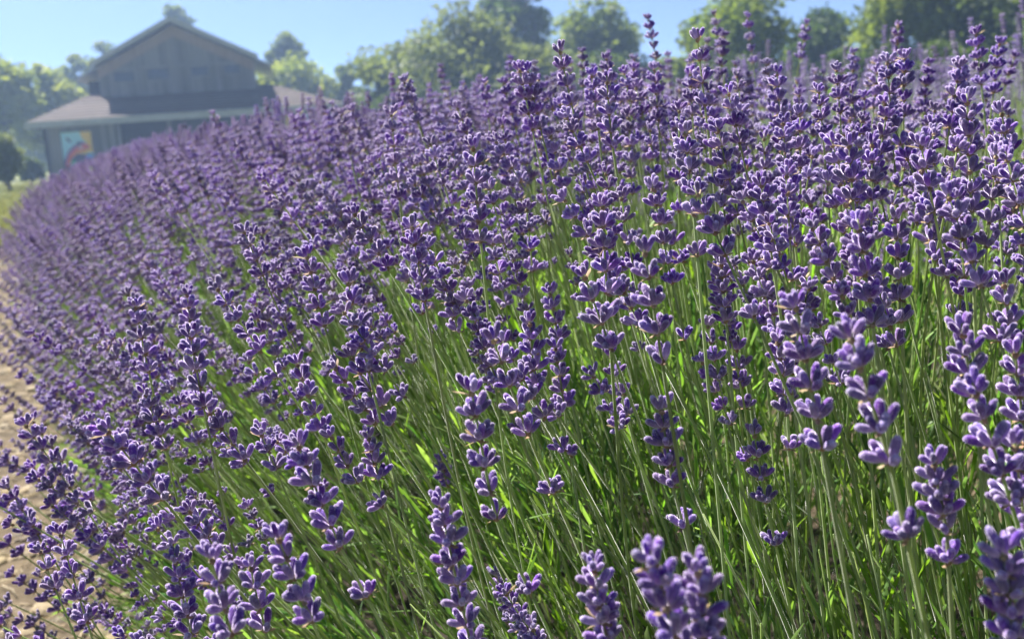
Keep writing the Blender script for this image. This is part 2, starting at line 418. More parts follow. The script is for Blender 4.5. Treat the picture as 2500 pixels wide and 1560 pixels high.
def arc(cx, cz, r0_, r1_, a0, a1, n=14):
    o = [(cx + r1_ * math.cos(R(a0 + (a1 - a0) * i / n)), cz + r1_ * math.sin(R(a0 + (a1 - a0) * i / n))) for i in range(n + 1)]
    return o + [(cx + r0_ * math.cos(R(a1 + (a0 - a1) * i / n)), cz + r0_ * math.sin(R(a1 + (a0 - a1) * i / n))) for i in range(n + 1)]
poly(arc(1.3, -.18, 1.22, 1.36, 95, 172), 'painted_shape', P['purple'], s1, 1)
poly(arc(1.3, -.18, 1.02, 1.22, 92, 171), 'painted_shape', P['red'], s1, 2)
poly(arc(1.3, -.18, .86, 1.02, 90, 168), 'painted_shape', P['orange'], s1, 1)
poly(arc(1.3, -.18, .72, .86, 90, 166), 'painted_shape', P['yellow'], s1, 2)
poly([(.3, .01), (.4, .35), (.75, .58), (1.3, .54), (1.61, .5), (1.61, .01)], 'painted_shape', P['dark'], s1, 3)
poly([(1.15, .3), (1.3, .55), (1.61, .52), (1.61, .15), (1.4, .12)], 'painted_shape', P['blue'], s1, 4)
poly([(.3, .05), (.42, .32), (.62, .3), (.55, .05)], 'painted_shape', P['green'], s1, 4)
poly([(.24, 1.36), (.34, 1.42), (.46, 1.28), (.56, 1.22), (.5, 1.14), (.36, 1.2)], 'painted_shape', P['dark'], s1, 3)
poly([(.78, 1.0), (.84, 1.16), (.98, 1.2), (1.0, 1.02), (.92, .86)], 'painted_shape', P['dark'], s1, 3)
poly([(1.06, .8), (1.2, 1.08), (1.36, 1.02), (1.54, .86), (1.3, .78)], 'painted_shape', P['red'], s1, 3)
poly([(.82, .88), (1.0, 1.02), (1.1, .9), (1.0, .76)], 'painted_shape', P['pink'], s1, 4)
s2 = sign_board('picture_board', 'smaller painted board in yellow and turquoise at the right end of the porch', 12.1, .7, 1.3, 1.6)
mb = MB(); mb.box(0, 1.3, 0, .03, 0, 1.6); mb.build('panel', P['turq'], s2)
poly([(.01, .01), (.01, 1.59), (.5, 1.59), (.62, .9), (.45, .01)], 'painted_shape', P['yellow'], s2, 1)

# ------------------------------------------------------------------ trees
def tree_mat(name, c0, c1, tr=.45, trc=(1.5, 1.45, .5)):
    return mat_leafy(name, c0, c1, tr, trc, .6, .7, 0, 0, 0, .2)
T_yel = tree_mat('foliage_yellow_green', (.15, .20, .045), (.25, .28, .08))
T_mid = tree_mat('foliage_mid_green', (.10, .15, .035), (.17, .215, .055))
T_grey = tree_mat('foliage_grey_green', (.105, .14, .055), (.17, .205, .08), .45, (1.3, 1.3, .6))
T_dark = tree_mat('foliage_dark_green', (.045, .075, .024), (.08, .12, .035), .4)  # dark trees; on the shrubs this colour paints in the understory shade
M_bark = mat_rough('bark', (.07, .055, .045), (.15, .125, .10), (8, 8, 2), .95, .5)
CUBE = np.array([(-1, 0, 0), (0, -.45, .12), (1, 0, 0), (0, .45, .12)])
def crown_mesh(name, rx, rz, mt, n, leaf, nclump, gap=.0, seed=0):
    g = np.random.default_rng(seed)
    u = g.normal(size=(nclump, 3)); u /= np.linalg.norm(u, axis=1)[:, None]
    u[:, 2] = np.where(u[:, 2] < -.75, -u[:, 2] * .5, u[:, 2])
    rr = g.uniform(.35, .82, nclump)[:, None]
    cc = u * rr * np.array([rx, rx, rz]); cc[0] = (0, 0, .78 * rz); cc[1] = (.3 * rx, -.2 * rx, .6 * rz)
    cr = g.uniform(.26, .46, nclump) * min(rx, rz) * (1 - gap)
    k = g.integers(0, nclump, n)
    d = g.normal(size=(n, 3)); d /= np.linalg.norm(d, axis=1)[:, None]
    rad = g.uniform(0, 1, n) ** .45
    pos = cc[k] + d * (rad * cr[k] * g.uniform(.85, 1.15, n))[:, None] * np.array([1.15, 1.15, .8])
    # leaf frames
    a = g.normal(size=(n, 3)); a[:, 2] *= .6; a /= np.linalg.norm(a, axis=1)[:, None]
    b = np.cross(a, g.normal(size=(n, 3))); b /= np.linalg.norm(b, axis=1)[:, None]; c = np.cross(a, b)
    sz = leaf * g.uniform(.6, 1.35, n)
    V = pos[:, None, :] + sz[:, None, None] * (CUBE[None, :, 0:1] * a[:, None, :] + CUBE[None, :, 1:2] * b[:, None, :] + CUBE[None, :, 2:3] * c[:, None, :])
    me = bpy.data.meshes.new(name)
    me.vertices.add(4 * n); me.vertices.foreach_set('co', V.reshape(-1).astype(np.float32))
    me.loops.add(4 * n); me.loops.foreach_set('vertex_index', np.arange(4 * n, dtype=np.int32))
    me.polygons.add(n); me.polygons.foreach_set('loop_start', np.arange(0, 4 * n, 4, dtype=np.int32)); me.polygons.foreach_set('loop_total', np.full(n, 4, dtype=np.int32))
    me.materials.append(mt); me.update(calc_edges=True); me.validate()
    return me, cc, cr
def tree(name, label, cat, px, top, wpx, dist, mt, bottom=1.6, n=3200, leaf=.16, nclump=26, gap=0., group=None, seed=1):
    base = ground_at(px, dist); z = at(px, top, dist * Fw.dot(base.normalized())).z
    rx = wpx / F_PX * dist / 2 * (1.12 if 850 < px < 2000 and cat == 'tree' else 1.0); rz = (z - bottom) / 2
    root = empty(name, base); tag(root, label, cat, group)
    me, cc, cr = crown_mesh('crown', rx, rz, mt, n, leaf, nclump, gap, seed)
    link('crown', me, root).location = (0, 0, bottom + rz)
    mb = MB(); tr = max(.06, .035 * z)
    mb.tube([(0, 0, -.1), (.05 * rx, 0, bottom * .6), (0, .06 * rx, bottom + rz * .7), (0, 0, bottom + rz * 1.3)], [tr * 1.3, tr, tr * .7, tr * .25], 8)
    for c in cc[:9]:
        s = Vector((0, 0, max(bottom * .7, bottom + rz * .35))); e = Vector(c) + Vector((0, 0, bottom + rz)); mid = s.lerp(e, .5) + Vector((0, 0, -.08 * rz))
        mb.tube([s, mid, e], [tr * .5, tr * .3, tr * .1], 5)
    mb.build('trunk', M_bark, root, smooth=True)
    return root
G = 'trees behind the lavender field'
TREES = [
 ('leafy_tree', 'bright leafy tree at the left edge beyond the barn corner', 15, 142, 190, 58, T_yel, 1.0, 4200, .22, 30, 0),
 ('leafy_tree', 'rounded yellow green tree filling the gap left of the barn', 130, 150, 165, 63, T_yel, .8, 4200, .24, 30, 0),
 ('leafy_tree', 'small tree top showing over the left slope of the barn roof', 215, 122, 100, 82, T_yel, 2, 2600, .3, 18, .1),
 ('leafy_tree', 'wisp of tree top peeking above the middle of the left roof slope', 285, 92, 150, 86, T_grey, 3, 2600, .24, 30, .45),
 ('leafy_tree', 'feathery pale tree rising directly behind the barn roof peak', 465, 2, 150, 84, T_grey, 3, 2600, .30, 18, .25),
 ('leafy_tree', 'two-pronged tree just right of the barn gable', 725, 72, 150, 74, T_grey, 2, 3200, .22, 26, .35),
 ('leafy_tree', 'sunlit yellow green bushy tree against the right side of the barn', 735, 140, 215, 66, T_yel, .6, 4600, .24, 28, 0),
 ('leafy_tree', 'low young tree between the barn and the big grey green willow', 855, 152, 90, 66, T_mid, .6, 2200, .22, 16, .1),
 ('willow_tree', 'large rounded grey green willow left of the tall tree', 1130, 18, 340, 46, T_grey, .6, 7000, .17, 44, 0),
 ('willow_tree', 'grey green willow stepping down towards the barn', 985, 105, 240, 48, T_grey, .5, 5000, .18, 34, 0),
 ('willow_tree', 'low grey green willow under the tall tree', 1300, 110, 260, 44, T_grey, .5, 5000, .16, 34, 0),
 ('tall_tree', 'tall dark tree with sky holes reaching out of the top of the frame', 1275, -85, 190, 56, T_dark, 2, 5600, .2, 30, .1),
 ('leafy_tree', 'rounded tree standing alone in the sky right of the tall tree', 1462, -22, 225, 52, T_mid, .6, 6000, .18, 34, 0),
 ('leafy_tree', 'low bushy tree filling the gap between the tall tree and the lone rounded one', 1385, 128, 200, 49, T_mid, .3, 4200, .16, 30, 0),
 ('leafy_tree', 'low bushy tree joining the lone rounded tree to the right wood', 1590, 150, 190, 50, T_mid, .3, 4000, .16, 28, 0),
 ('leafy_tree', 'small bushy tree at the left foot of the right-hand wood', 1690, 78, 130, 42, T_mid, .4, 3600, .14, 26, 0),
 ('leafy_tree', 'yellow green tree leading the row of trees on the right', 1815, -70, 250, 40, T_mid, .5, 7000, .15, 40, 0),
 ('leafy_tree', 'dark rounded tree under the gap in the right tree tops', 2010, 18, 190, 46, T_dark, .5, 5200, .17, 34, 0),
 ('leafy_tree', 'broad sunlit green tree in the top right of the wood', 2215, -95, 310, 37, T_mid, .5, 8000, .15, 44, 0),
 ('leafy_tree', 'dark shaded tree at the far right end of the wood', 2440, -60, 250, 36, T_dark, .4, 7000, .15, 40, 0),
 ('leafy_tree', 'dark tree just beyond the right end of the wood', 2660, -120, 330, 38, T_dark, .4, 6000, .16, 40, 0),
]
for i, (nm, lb, px, top, w, d, mt, bt, n, lf, ncl, gp) in enumerate(TREES):
    tree(nm, lb, 'tree', px, top, w, d, mt, bt, n, lf, ncl, gp, G, 30 + i)
SHRUBS = [
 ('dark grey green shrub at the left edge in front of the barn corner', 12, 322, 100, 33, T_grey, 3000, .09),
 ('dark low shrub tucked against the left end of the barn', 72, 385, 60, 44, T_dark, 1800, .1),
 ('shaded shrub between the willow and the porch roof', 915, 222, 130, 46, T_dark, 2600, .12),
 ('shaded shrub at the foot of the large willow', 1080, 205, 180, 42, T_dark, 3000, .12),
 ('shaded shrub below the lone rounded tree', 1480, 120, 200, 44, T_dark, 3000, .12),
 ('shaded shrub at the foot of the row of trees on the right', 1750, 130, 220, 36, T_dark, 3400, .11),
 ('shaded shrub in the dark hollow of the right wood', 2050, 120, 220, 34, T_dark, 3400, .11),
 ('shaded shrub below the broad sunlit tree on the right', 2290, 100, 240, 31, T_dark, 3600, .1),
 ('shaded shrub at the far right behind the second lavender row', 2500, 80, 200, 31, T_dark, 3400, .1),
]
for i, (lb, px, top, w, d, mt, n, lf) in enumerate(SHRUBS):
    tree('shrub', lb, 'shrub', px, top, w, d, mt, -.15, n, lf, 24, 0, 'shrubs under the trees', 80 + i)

# far wood closing the horizon behind the trees
gw_ = np.random.default_rng(7); nW = 26000
pxs = gw_.uniform(-500, 3000, nW); ds = gw_.uniform(84, 96, nW)
ang = np.arctan((pxs - CX) / F_PX); hh_ = (3.6 + 1.5 * np.sin(pxs * .011) + .9 * np.sin(pxs * .031 + 1)) * gw_.uniform(0, 1, nW) ** .8
posw = np.stack([np.sin(ang) * ds, np.cos(ang) * ds, hh_], 1)
a_ = gw_.normal(size=(nW, 3)); a_ /= np.linalg.norm(a_, axis=1)[:, None]; b_ = np.cross(a_, gw_.normal(size=(nW, 3))); b_ /= np.linalg.norm(b_, axis=1)[:, None]; c_ = np.cross(a_, b_)
Vw = posw[:, None, :] + .42 * (CUBE[None, :, 0:1] * a_[:, None, :] + CUBE[None, :, 1:2] * 1.3 * b_[:, None, :] + CUBE[None, :, 2:3] * c_[:, None, :])
me = bpy.data.meshes.new('far_wood'); me.from_pydata([tuple(v) for v in Vw.reshape(-1, 3)], [], [(4 * i, 4 * i + 1, 4 * i + 2, 4 * i + 3) for i in range(nW)]); me.materials.append(T_mid)
tag(link('far_wood', me), 'low far wood closing the horizon behind the trees', 'wood', None, 'stuff')

# ------------------------------------------------------------------ lavender: buds, whorls, stalks
BUD = 0.0086
def bud_mesh(i):
    g = random.Random(100 + i); mb = MB(); L = BUD * g.uniform(.92, 1.08); r = .00158 * g.uniform(.90, 1.08)
    prof = [(0, r * .42), (L * .10, r * .66), (L * .30, r * .93), (L * .55, r * 1.05), (L * .78, r * .98), (L * .91, r * .70), (L * .985, r * .30)]
    mb.lathe(prof, 10, None, 0, .085, g.random())
    for k in range(230):                                         # short hairs standing off the velvet
        z = L * (.10 + .89 * g.random() ** .6); a = g.uniform(0, 6.283); j = 0
        while prof[j + 1][0] < z and j < len(prof) - 2: j += 1
        t = min(1, max(0, (z - prof[j][0]) / (prof[j + 1][0] - prof[j][0]))); rr = prof[j][1] + (prof[j + 1][1] - prof[j][1]) * t
        slope_ = (prof[j][1] - prof[j + 1][1]) / (prof[j + 1][0] - prof[j][0])
        ca, sa = math.cos(a), math.sin(a)
        nrm = Vector((ca, sa, slope_)).normalized(); p = Vector((ca * rr * .96, sa * rr * .96, z))
        d = (nrm + Vector((g.uniform(-.4, .4), g.uniform(-.4, .4), g.uniform(0, .6)))).normalized() * g.uniform(.00022, .00048)
        w = d.cross(Vector((g.uniform(-1, 1), g.uniform(-1, 1), g.uniform(-1, 1)))).normalized() * .000075
        mb.add([p - w, p + w, p + d], [(0, 1, 2)], 1, (.5, .5, 1))
    return mb
BUDS = [bud_mesh(i) for i in range(5)]
BUD_ME = [b.mesh('flower_bud', [M_bud, M_fuzz]) for b in BUDS]

def whorl_recipe(i, top=False):
    """list of (bud variant, matrix) and list of bracts, in a frame whose z is the stem"""
    g = random.Random(500 + i + (1000 if top else 0)); buds = []; bracts = []
    if top:
        nb = g.choice((5, 6, 7))
        for k in range(nb):
            az = 2 * math.pi * k / nb + g.uniform(-.3, .3); pol = R(g.uniform(20, 48)) if k else R(5)
            buds.append((g.randrange(5), az, pol, g.uniform(.7, .95), g.uniform(.0, .0022)))
    else:
        for side in (0, math.pi):
            n = g.choice((3, 4, 4, 5)) if g.random() > .14 else 2
            for k in range(n):
                f = (k / (n - 1) - .5) if n > 1 else 0
                az = side + f * R(112) + g.uniform(-.12, .12)
                pol = R(g.uniform(40, 62)) if k % 2 == 0 else R(g.uniform(18, 36))
                buds.append((g.randrange(5), az, pol, g.uniform(.85, 1.12), g.uniform(-.0004, .0010)))
            bracts.append((side + g.uniform(-.2, .2), R(g.uniform(55, 85)), g.uniform(.0028, .0045)))
            if g.random() < .45: bracts.append((side + g.choice((-1, 1)) * g.uniform(.5, .9), R(g.uniform(60, 95)), g.uniform(.004, .007)))
    if g.random() < .3: bracts.append((g.uniform(0, 6.28), R(g.uniform(25, 50)), .0085))
    B = []
    for v, az, pol, sc, dz in buds:
        d = Vector((math.sin(pol) * math.cos(az), math.sin(pol) * math.sin(az), math.cos(pol)))
        o = Vector((math.cos(az), math.sin(az), 0)) * .0009 + Vector((0, 0, dz)) + d * .0009
        B.append((v, Matrix.Translation(o) @ d.to_track_quat('Z', 'Y').to_matrix().to_4x4() @ Matrix.Scale(sc, 4)))
    return B, bracts
def whorl_mb(rec, with_buds):
    B, br = rec; mb = MB()
    mb.lathe([(-.0012, .0009), (-.0002, .0016), (.0012, .0012)], 6, None, 1)
    for az, pol, L in br:
        d = Vector((math.sin(pol) * math.cos(az), math.sin(pol) * math.sin(az), math.cos(pol)))
        s_ = Vector((-math.sin(az), math.cos(az), 0))
        w = .0024 if (L < .0042 or L > .008) else .0007
        mb.leaf(Vector((math.cos(az), math.sin(az), -.3)) * .0009, d, L, w, -.6, s_, 1, 3, .5)
    if with_buds:
        for v, mx in B:
            b = BUDS[v]; mb.add(b.v, b.f, 0, b.tip, mx); mb.mi[-len(b.mi):] = [4 if q_ else 0 for q_ in b.mi]
    return mb
NW, NT = 10, 4
RECS = [whorl_recipe(i) for i in range(NW)] + [whorl_recipe(i, True) for i in range(NT)]
W_FULL = [whorl_mb(r, True).mesh('flower_whorl', [M_bud, M_bract, M_stem, M_leaf, M_fuzz]) for r in RECS]
W_BARE = [whorl_mb(r, False).mesh('flower_whorl', [M_bud, M_bract]) for r in RECS]

def frame_z(axis, spin):
    return axis.to_track_quat('Z', 'Y').to_matrix().to_4x4() @ Matrix.Rotation(spin, 4, 'Z')

def bez(pts, n):
    """Catmull-Rom through pts"""
    P_ = [pts[0] * 2 - pts[1]] + pts + [pts[-1] * 2 - pts[-2]]; outp = []
    for i in range(1, len(P_) - 2):
        for k in range(n):
            t = k / n; a, b, c, d = P_[i - 1], P_[i], P_[i + 1], P_[i + 2]
            outp.append(.5 * ((2 * b) + (c - a) * t + (2 * a - 5 * b + 4 * c - d) * t * t + (3 * b - a - 3 * c + d) * t ** 3))
    outp.append(P_[-2]); return outp

def whorl_plan(path_pt, L_head, n, sep, g, size):
    """whorls along the stalk; path_pt(dist_from_tip) -> (point, upward axis)"""
    plan = []
    d = .0055 * size
    p, a = path_pt(d); plan.append((p, a, g.uniform(0, 6.28), size * g.uniform(.9, 1.05), NW + g.randrange(NT)))
    spin = g.uniform(0, 6.28)
    for i in range(1, n):
        t = (i / (n - 1)) ** 1.12
        dd = d + (L_head - d) * t
        p, a = path_pt(dd); spin += math.pi / 2 + g.uniform(-.25, .25)
        sc = size * (.86 + .16 * min(1, i / 2)) * g.uniform(.93, 1.06)
        plan.append((p, a, spin, sc, g.randrange(NW)))
    if sep:
        p, a = path_pt(L_head + sep); plan.append((p, a, spin + 1.5, size * g.uniform(.9, 1.02), g.randrange(NW)))
    return plan

def arc_path(poly_):
    """poly_ from tip downwards -> function(dist) -> (point, axis up)"""
    cum = [0]
    for a, b in zip(poly_, poly_[1:]): cum.append(cum[-1] + (b - a).length)
    def f(d):
        for i in range(len(cum) - 1):
            if d <= cum[i + 1] or i == len(cum) - 2:
                t = (d - cum[i]) / max(1e-9, cum[i + 1] - cum[i])
                return poly_[i].lerp(poly_[i + 1], t), (poly_[i] - poly_[i + 1]).normalized()
    return f, cum[-1]

def stem_mb(poly_, L_head, thick, leaves, g):
    """poly_ from tip down"""
    f, tot = arc_path(poly_); mb = MB(); n = len(poly_)
    rad = []
    acc = 0
    for i, p in enumerate(poly_):
        if i: acc += (poly_[i] - poly_[i - 1]).length
        rad.append(thick * (.45 + .55 * min(1, acc / (L_head + .03))))
    mb.tube(poly_, rad, 8, 0, .10)
    return mb
def leaf_mb(p, a, g, L, spin):
    mb = MB()
    for s in (0, math.pi):
        az = spin + s; q = frame_z(a, az); d = q.to_3x3() @ Vector((math.sin(R(24)), 0, math.cos(R(24)))); sd = q.to_3x3() @ Vector((0, 1, 0))
        mb.leaf(p, d, L * g.uniform(.8, 1.15), .0036, g.uniform(-.5, .15), sd, 0, 5)
    return mb

def make_stalk(name, poly_, L_head, n, sep, size, seed, thick, detail, leaves, origin, merged=False):
    """builds a stalk. merged -> one mesh (for the mass); else an Empty with stem, whorls (with buds), leaves"""
    g = random.Random(seed); f, tot = arc_path(poly_)
    plan = whorl_plan(f, L_head, n, sep, g, size)
    lv = []
    for k in range(leaves):
        dd = tot - g.uniform(.0, .10) if tot > .15 else tot
        p, a = f(min(tot - .002, dd)); lv.append((p, a, g.uniform(.028, .05), g.uniform(0, 6.28)))
    if merged:
        mb = stem_mb(poly_, L_head, thick, None, g)
        for i in range(len(mb.mi)): mb.mi[i] = 2
        for p, a, sp, sc, w in plan:
            wb = whorl_mb(RECS[w], True); mx = Matrix.Translation(p) @ frame_z(a, sp) @ Matrix.Scale(sc, 4)
            o = len(mb.v); mb.v += [tuple(mx @ Vector(v)) for v in wb.v]; mb.f += [tuple(i + o for i in ff) for ff in wb.f]; mb.mi += wb.mi; mb.tip += wb.tip
        for p, a, L, sp in lv:
            wb = leaf_mb(p, a, g, L, sp); o = len(mb.v); mb.v += wb.v; mb.f += [tuple(i + o for i in ff) for ff in wb.f]; mb.mi += [3] * len(wb.mi); mb.tip += wb.tip
        return mb
    root = empty(name, origin)
    T = Matrix.Translation(-Vector(origin))
    mb = stem_mb([p - Vector(origin) for p in poly_], L_head, thick, None, g); link('stem', mb.mesh('stem', M_stem), root)
    for p, a, sp, sc, w in plan:
        mx = T @ Matrix.Translation(p) @ frame_z(a, sp) @ Matrix.Scale(sc, 4)
        wo = link('flower_whorl', W_BARE[w] if detail else W_FULL[w], root, mx)
        if detail:
            for v, bm_ in RECS[w][0]: link('flower_bud', BUD_ME[v], wo, bm_)
    for p, a, L, sp in lv:
        link('leaf', leaf_mb(p - Vector(origin), a, g, L, sp).mesh('leaf', M_leaf), root)
    return root

# --- the stalks that stand out in the photograph, by where their heads are (2423-wide reading), bud length giving the distance
#   tip x,y | foot of head x,y | bud px | whorls | lone lower whorl (x,y) or None | label
K = 2500 / 2423.0
HERO = [
 (2005, 772, 2105, 1095, 56, 5, (2145, 1272), 'soft near lavender stalk with four open tiers and one lone dark whorl far below'),
 (1878, 700, 1945, 1060, 50, 6, None, 'near lavender stalk with six spaced tiers left of the softest near stalk'),
 (1522, 575, 1567, 858, 43, 5, None, 'lavender stalk with five stacked crown-like tiers on a bare grey stem at centre right'),
 (1160, 785, 1250, 1028, 41, 5, (1310, 1165), 'lavender stalk with five tiers and a lone fifth crown low on its leaning stem'),
 (1112, 905, 1175, 1228, 44, 6, (1255, 1400), 'long lavender stalk with six tiers and a lone crown near the bottom of the picture'),
 (1038, 1175, 1115, 1530, 46, 8, None, 'densely tiered lavender spike running into the bottom edge left of centre'),
 (1562, 950, 1592, 1148, 41, 5, (1617, 1245), 'compact dark lavender spike with one separate crown just under it'),
 (1402, 1322, 1445, 1560, 50, 6, None, 'soft lavender spike rising from the bottom edge before the black gap'),
 (1538, 1300, 1610, 1560, 62, 5, None, 'largest blurred lavender head at the bottom edge with spread finger-like buds'),
 (1648, 1322, 1672, 1560, 60, 5, None, 'blurred lavender head with two upright buds at the bottom edge beside the largest head'),
 (2205, 1075, 2240, 1258, 50, 5, (2245, 1345), 'lavender spike with a crown just below it at the lower right'),
 (2275, 765, 2300, 935, 48, 4, None, 'upright lavender spike with three clear tiers near the right edge'),
 (2300, 905, 2392, 1190, 52, 5, None, 'near lavender spike slanting down to the right edge'),
 (2400, 812, 2425, 1050, 46, 5, None, 'lavender spike cut by the right edge at mid height'),
 (2372, 1282, 2405, 1560, 60, 6, None, 'fat blurred lavender spike cut by the right edge at the bottom'),
 (2398, 1030, 2432, 1290, 50, 5, None, 'lavender spike cut by the right edge between two larger ones'),
 (1838, 790, 1862, 975, 37, 5, (1868, 1062), 'narrow lavender spike close against the left of a six-tiered near stalk'),
 (1782, 1012, 1812, 1188, 34, 4, (1835, 1288), 'short lavender spike over a tiny two-bud whorl at the lower right'),
 (1735, 770, 1762, 965, 30, 5, None, 'slim lavender spike of five pale-backed tiers right of centre'),
 (1705, 608, 1718, 760, 33, 5, None, 'small dark compact lavender spike on a straight stem right of centre'),
 (1425, 468, 1440, 748, 39, 6, None, 'tall full lavender spike beside the five-tiered centre right stalk'),
 (1440, 828, 1482, 982, 30, 4, None, 'small lavender spike with pale top buds above the dark foliage'),
 (1252, 748, 1270, 912, 34, 5, (1322, 985), 'lavender spike of five tiers just right of the stalk with a lone fifth crown'),
 (1312, 808, 1335, 960, 31, 5, (1350, 1075), 'lavender spike with a small lone whorl hanging left of its stem'),
 (1298, 680, 1322, 802, 30, 4, None, 'little lavender head of four tiers above a pair of near spikes'),
 (697, 845, 760, 1018, 33, 5, None, 'leaning lavender spike with five tiers alone against green stems'),
 (612, 1012, 652, 1108, 33, 3, None, 'short lavender head partly behind a long leaning green stem'),
 (697, 1035, 805, 1292, 44, 6, (868, 1412), 'near leaning lavender stalk with six tiers and a lone crown at lower left centre'),
 (775, 1018, 845, 1140, 34, 4, (905, 1198), 'lavender spike behind the near leaning six-tiered stalk'),
 (868, 1020, 895, 1130, 33, 4, None, 'dusky lavender head facing away right of a near leaning stalk'),
 (650, 1252, 738, 1468, 48, 5, None, 'fat lavender spike with fingered tiers leaning at the lower left'),
 (495, 1298, 548, 1500, 50, 4, None, 'broad pale-topped lavender head low on the left'),
 (412, 1308, 452, 1500, 40, 5, None, 'lavender spike just left of the broad pale-topped head'),
 (438, 1195, 512, 1300, 34, 4, None, 'lavender spike above the broad pale-topped head'),
 (588, 1322, 628, 1490, 42, 4, None, 'crowded lavender head wedged between two fat lower left spikes'),
 (138, 1248, 205, 1468, 33, 5, None, 'lavender spike overhanging the dirt path at the lower left corner'),
 (52, 995, 165, 1152, 27, 6, None, 'lavender spike leaning hard over the path at left'),
 (12, 1142, 88, 1262, 25, 5, None, 'lavender spike leaning furthest over the path at the left edge'),
 (90, 1290, 130, 1390, 30, 3, None, 'small lavender head at the lower left beside the path'),
 (205, 985, 290, 1105, 28, 5, None, 'silvery lavender spike inside the leaning left cluster'),
 (338, 918, 392, 1062, 30, 5, None, 'double lavender spike among the leaning stems at left'),
 (448, 778, 482, 962, 35, 5, None, 'sharp lavender spike with four spread crowns at left centre'),
 (318, 712, 352, 880, 30, 5, None, 'sharp lavender spike at the front of the crowded left bank'),
 (440, 682, 462, 830, 29, 5, None, 'lavender spike standing above the sharp left centre crowns'),
 (820, 652, 872, 878, 34, 5, None, 'full lavender spike with broad crowns left of centre'),
 (722, 590, 768, 770, 32, 5, None, 'crowded lavender spike up and left of the broad-crowned one'),
 (972, 520, 1005, 712, 33, 5, None, 'open-tiered lavender spike left of the picture centre'),
 (925, 258, 945, 470, 25, 6, None, 'lavender spike with orange-brown fleck on the crest by the willow'),
 (1118, 333, 1138, 572, 33, 6, None, 'sharp tall lavender spike with bunched crowns at upper centre'),
 (1435, 178, 1445, 312, 30, 4, (1452, 362), 'lavender stalk with dark spaced crowns standing before the crest'),
 (1322, 108, 1362, 290, 28, 5, None, 'tall lavender spike whose bent stem slants through upper centre'),
 (1532, 38, 1552, 140, 17, 5, None, 'thin far lavender spike poking highest into the sky'),
 (1618, 296, 1642, 508, 37, 5, (1650, 605), 'lavender stalk of five tiers with a wide open lone crown'),
 (1648, 78, 1668, 250, 29, 4, None, 'sharp lavender spike with spaced crowns before the right trees'),
 (1690, 28, 1702, 110, 15, 4, None, 'blurred far lavender spike at the left of the right trees'),
 (1768, 34, 1782, 150, 15, 5, None, 'blurred far lavender spike before the yellow green tree'),
 (1838, 160, 1850, 340, 27, 6, None, 'full lavender spike on a bare stem before the crest at right'),
 (2008, 325, 2018, 470, 36, 4, None, 'rounded dark lavender head with a bare pale stem at right'),
 (2030, 518, 2065, 770, 44, 5, None, 'biggest sharp lavender cluster at the right centre'),
 (1798, 418, 1830, 632, 36, 6, None, 'sharp full lavender spike left of the biggest sharp cluster'),
 (1862, 388, 1882, 580, 33, 5, None, 'lavender spike with wide lower crowns near the biggest sharp cluster'),
 (2118, 500, 2132, 760, 36, 6, None, 'lavender spike close on the right of the biggest sharp cluster'),
 (2288, 222, 2298, 500, 36, 7, None, 'tallest sharp lavender spike near the upper right'),
 (2178, 385, 2202, 570, 34, 5, None, 'sharp lavender spike left of the tallest upper right spike'),
 (2368, 250, 2400, 470, 34, 5, None, 'open lavender spike right of the tallest upper right spike'),
 (2308, 70, 2322, 200, 22, 5, None, 'lavender spike rising against the darkest trees at the upper right'),
 (2372, 652, 2395, 815, 41, 4, None, 'lavender spike near the right edge with a pink-backed low crown'),
 (2240, 560, 2258, 640, 33, 2, None, 'lone spread crown of lavender on a thin stem at right'),
 (1255, 1470, 1290, 1560, 36, 3, None, 'small lavender head just entering at the bottom edge'),
 (1170, 1350, 1205, 1450, 26, 4, None, 'small shaded lavender head low among the green stems'),
 (1042, 1080, 1058, 1150, 24, 4, None, 'small withered lavender head in the green stems at lower centre'),
]
thing_specs = []
n_hero = 0
for i, (xt, yt, xb, yb, bp, n, sep, lab) in enumerate(HERO):
    g = random.Random(900 + i)
    dist = BUD * F_PX / (bp * K) * .97
    tilt = .22 if xt > 1500 else .3
    k1 = math.hypot(xb - xt, yb - yt) * K / F_PX * dist
    tip = at(xt * K, yt * K, dist); foot = at(xb * K, yb * K, dist + tilt * k1)
    pts = [tip, foot]; L_head = (tip - foot).length; sepd = None
    if sep:
        k2 = k1 + math.hypot(sep[0] - xb, sep[1] - yb) * K / F_PX * dist
        sp = at(sep[0] * K, sep[1] * K, dist + tilt * k2); pts.append(sp); sepd = (sp - foot).length
    d_end = (pts[-1] - pts[-2]).normalized()
    down = (d_end * .8 + Vector((0, 0, -.25)) + Rn * (.02 if xt > 1500 else .10)).normalized()
    rest = .30
    pts.append(pts[-1] + (d_end * .7 + down * .3).normalized() * rest * .5); pts.append(pts[-1] + down * rest * .5)
    if pts[-1].z < .04:
        pts[-1] = pts[-2].lerp(pts[-1], max(.05, (pts[-2].z - .05) / max(.01, pts[-2].z - pts[-1].z)))
    poly_ = bez(pts, 5)
    o = make_stalk('lavender_stalk', poly_, L_head, n, sepd, 1.0, 900 + i, .00085, bp > 26, g.choice((0, 1, 1)), pts[-1])
    tag(o, lab, 'lavender', 'lavender flower stalks'); n_hero += 1

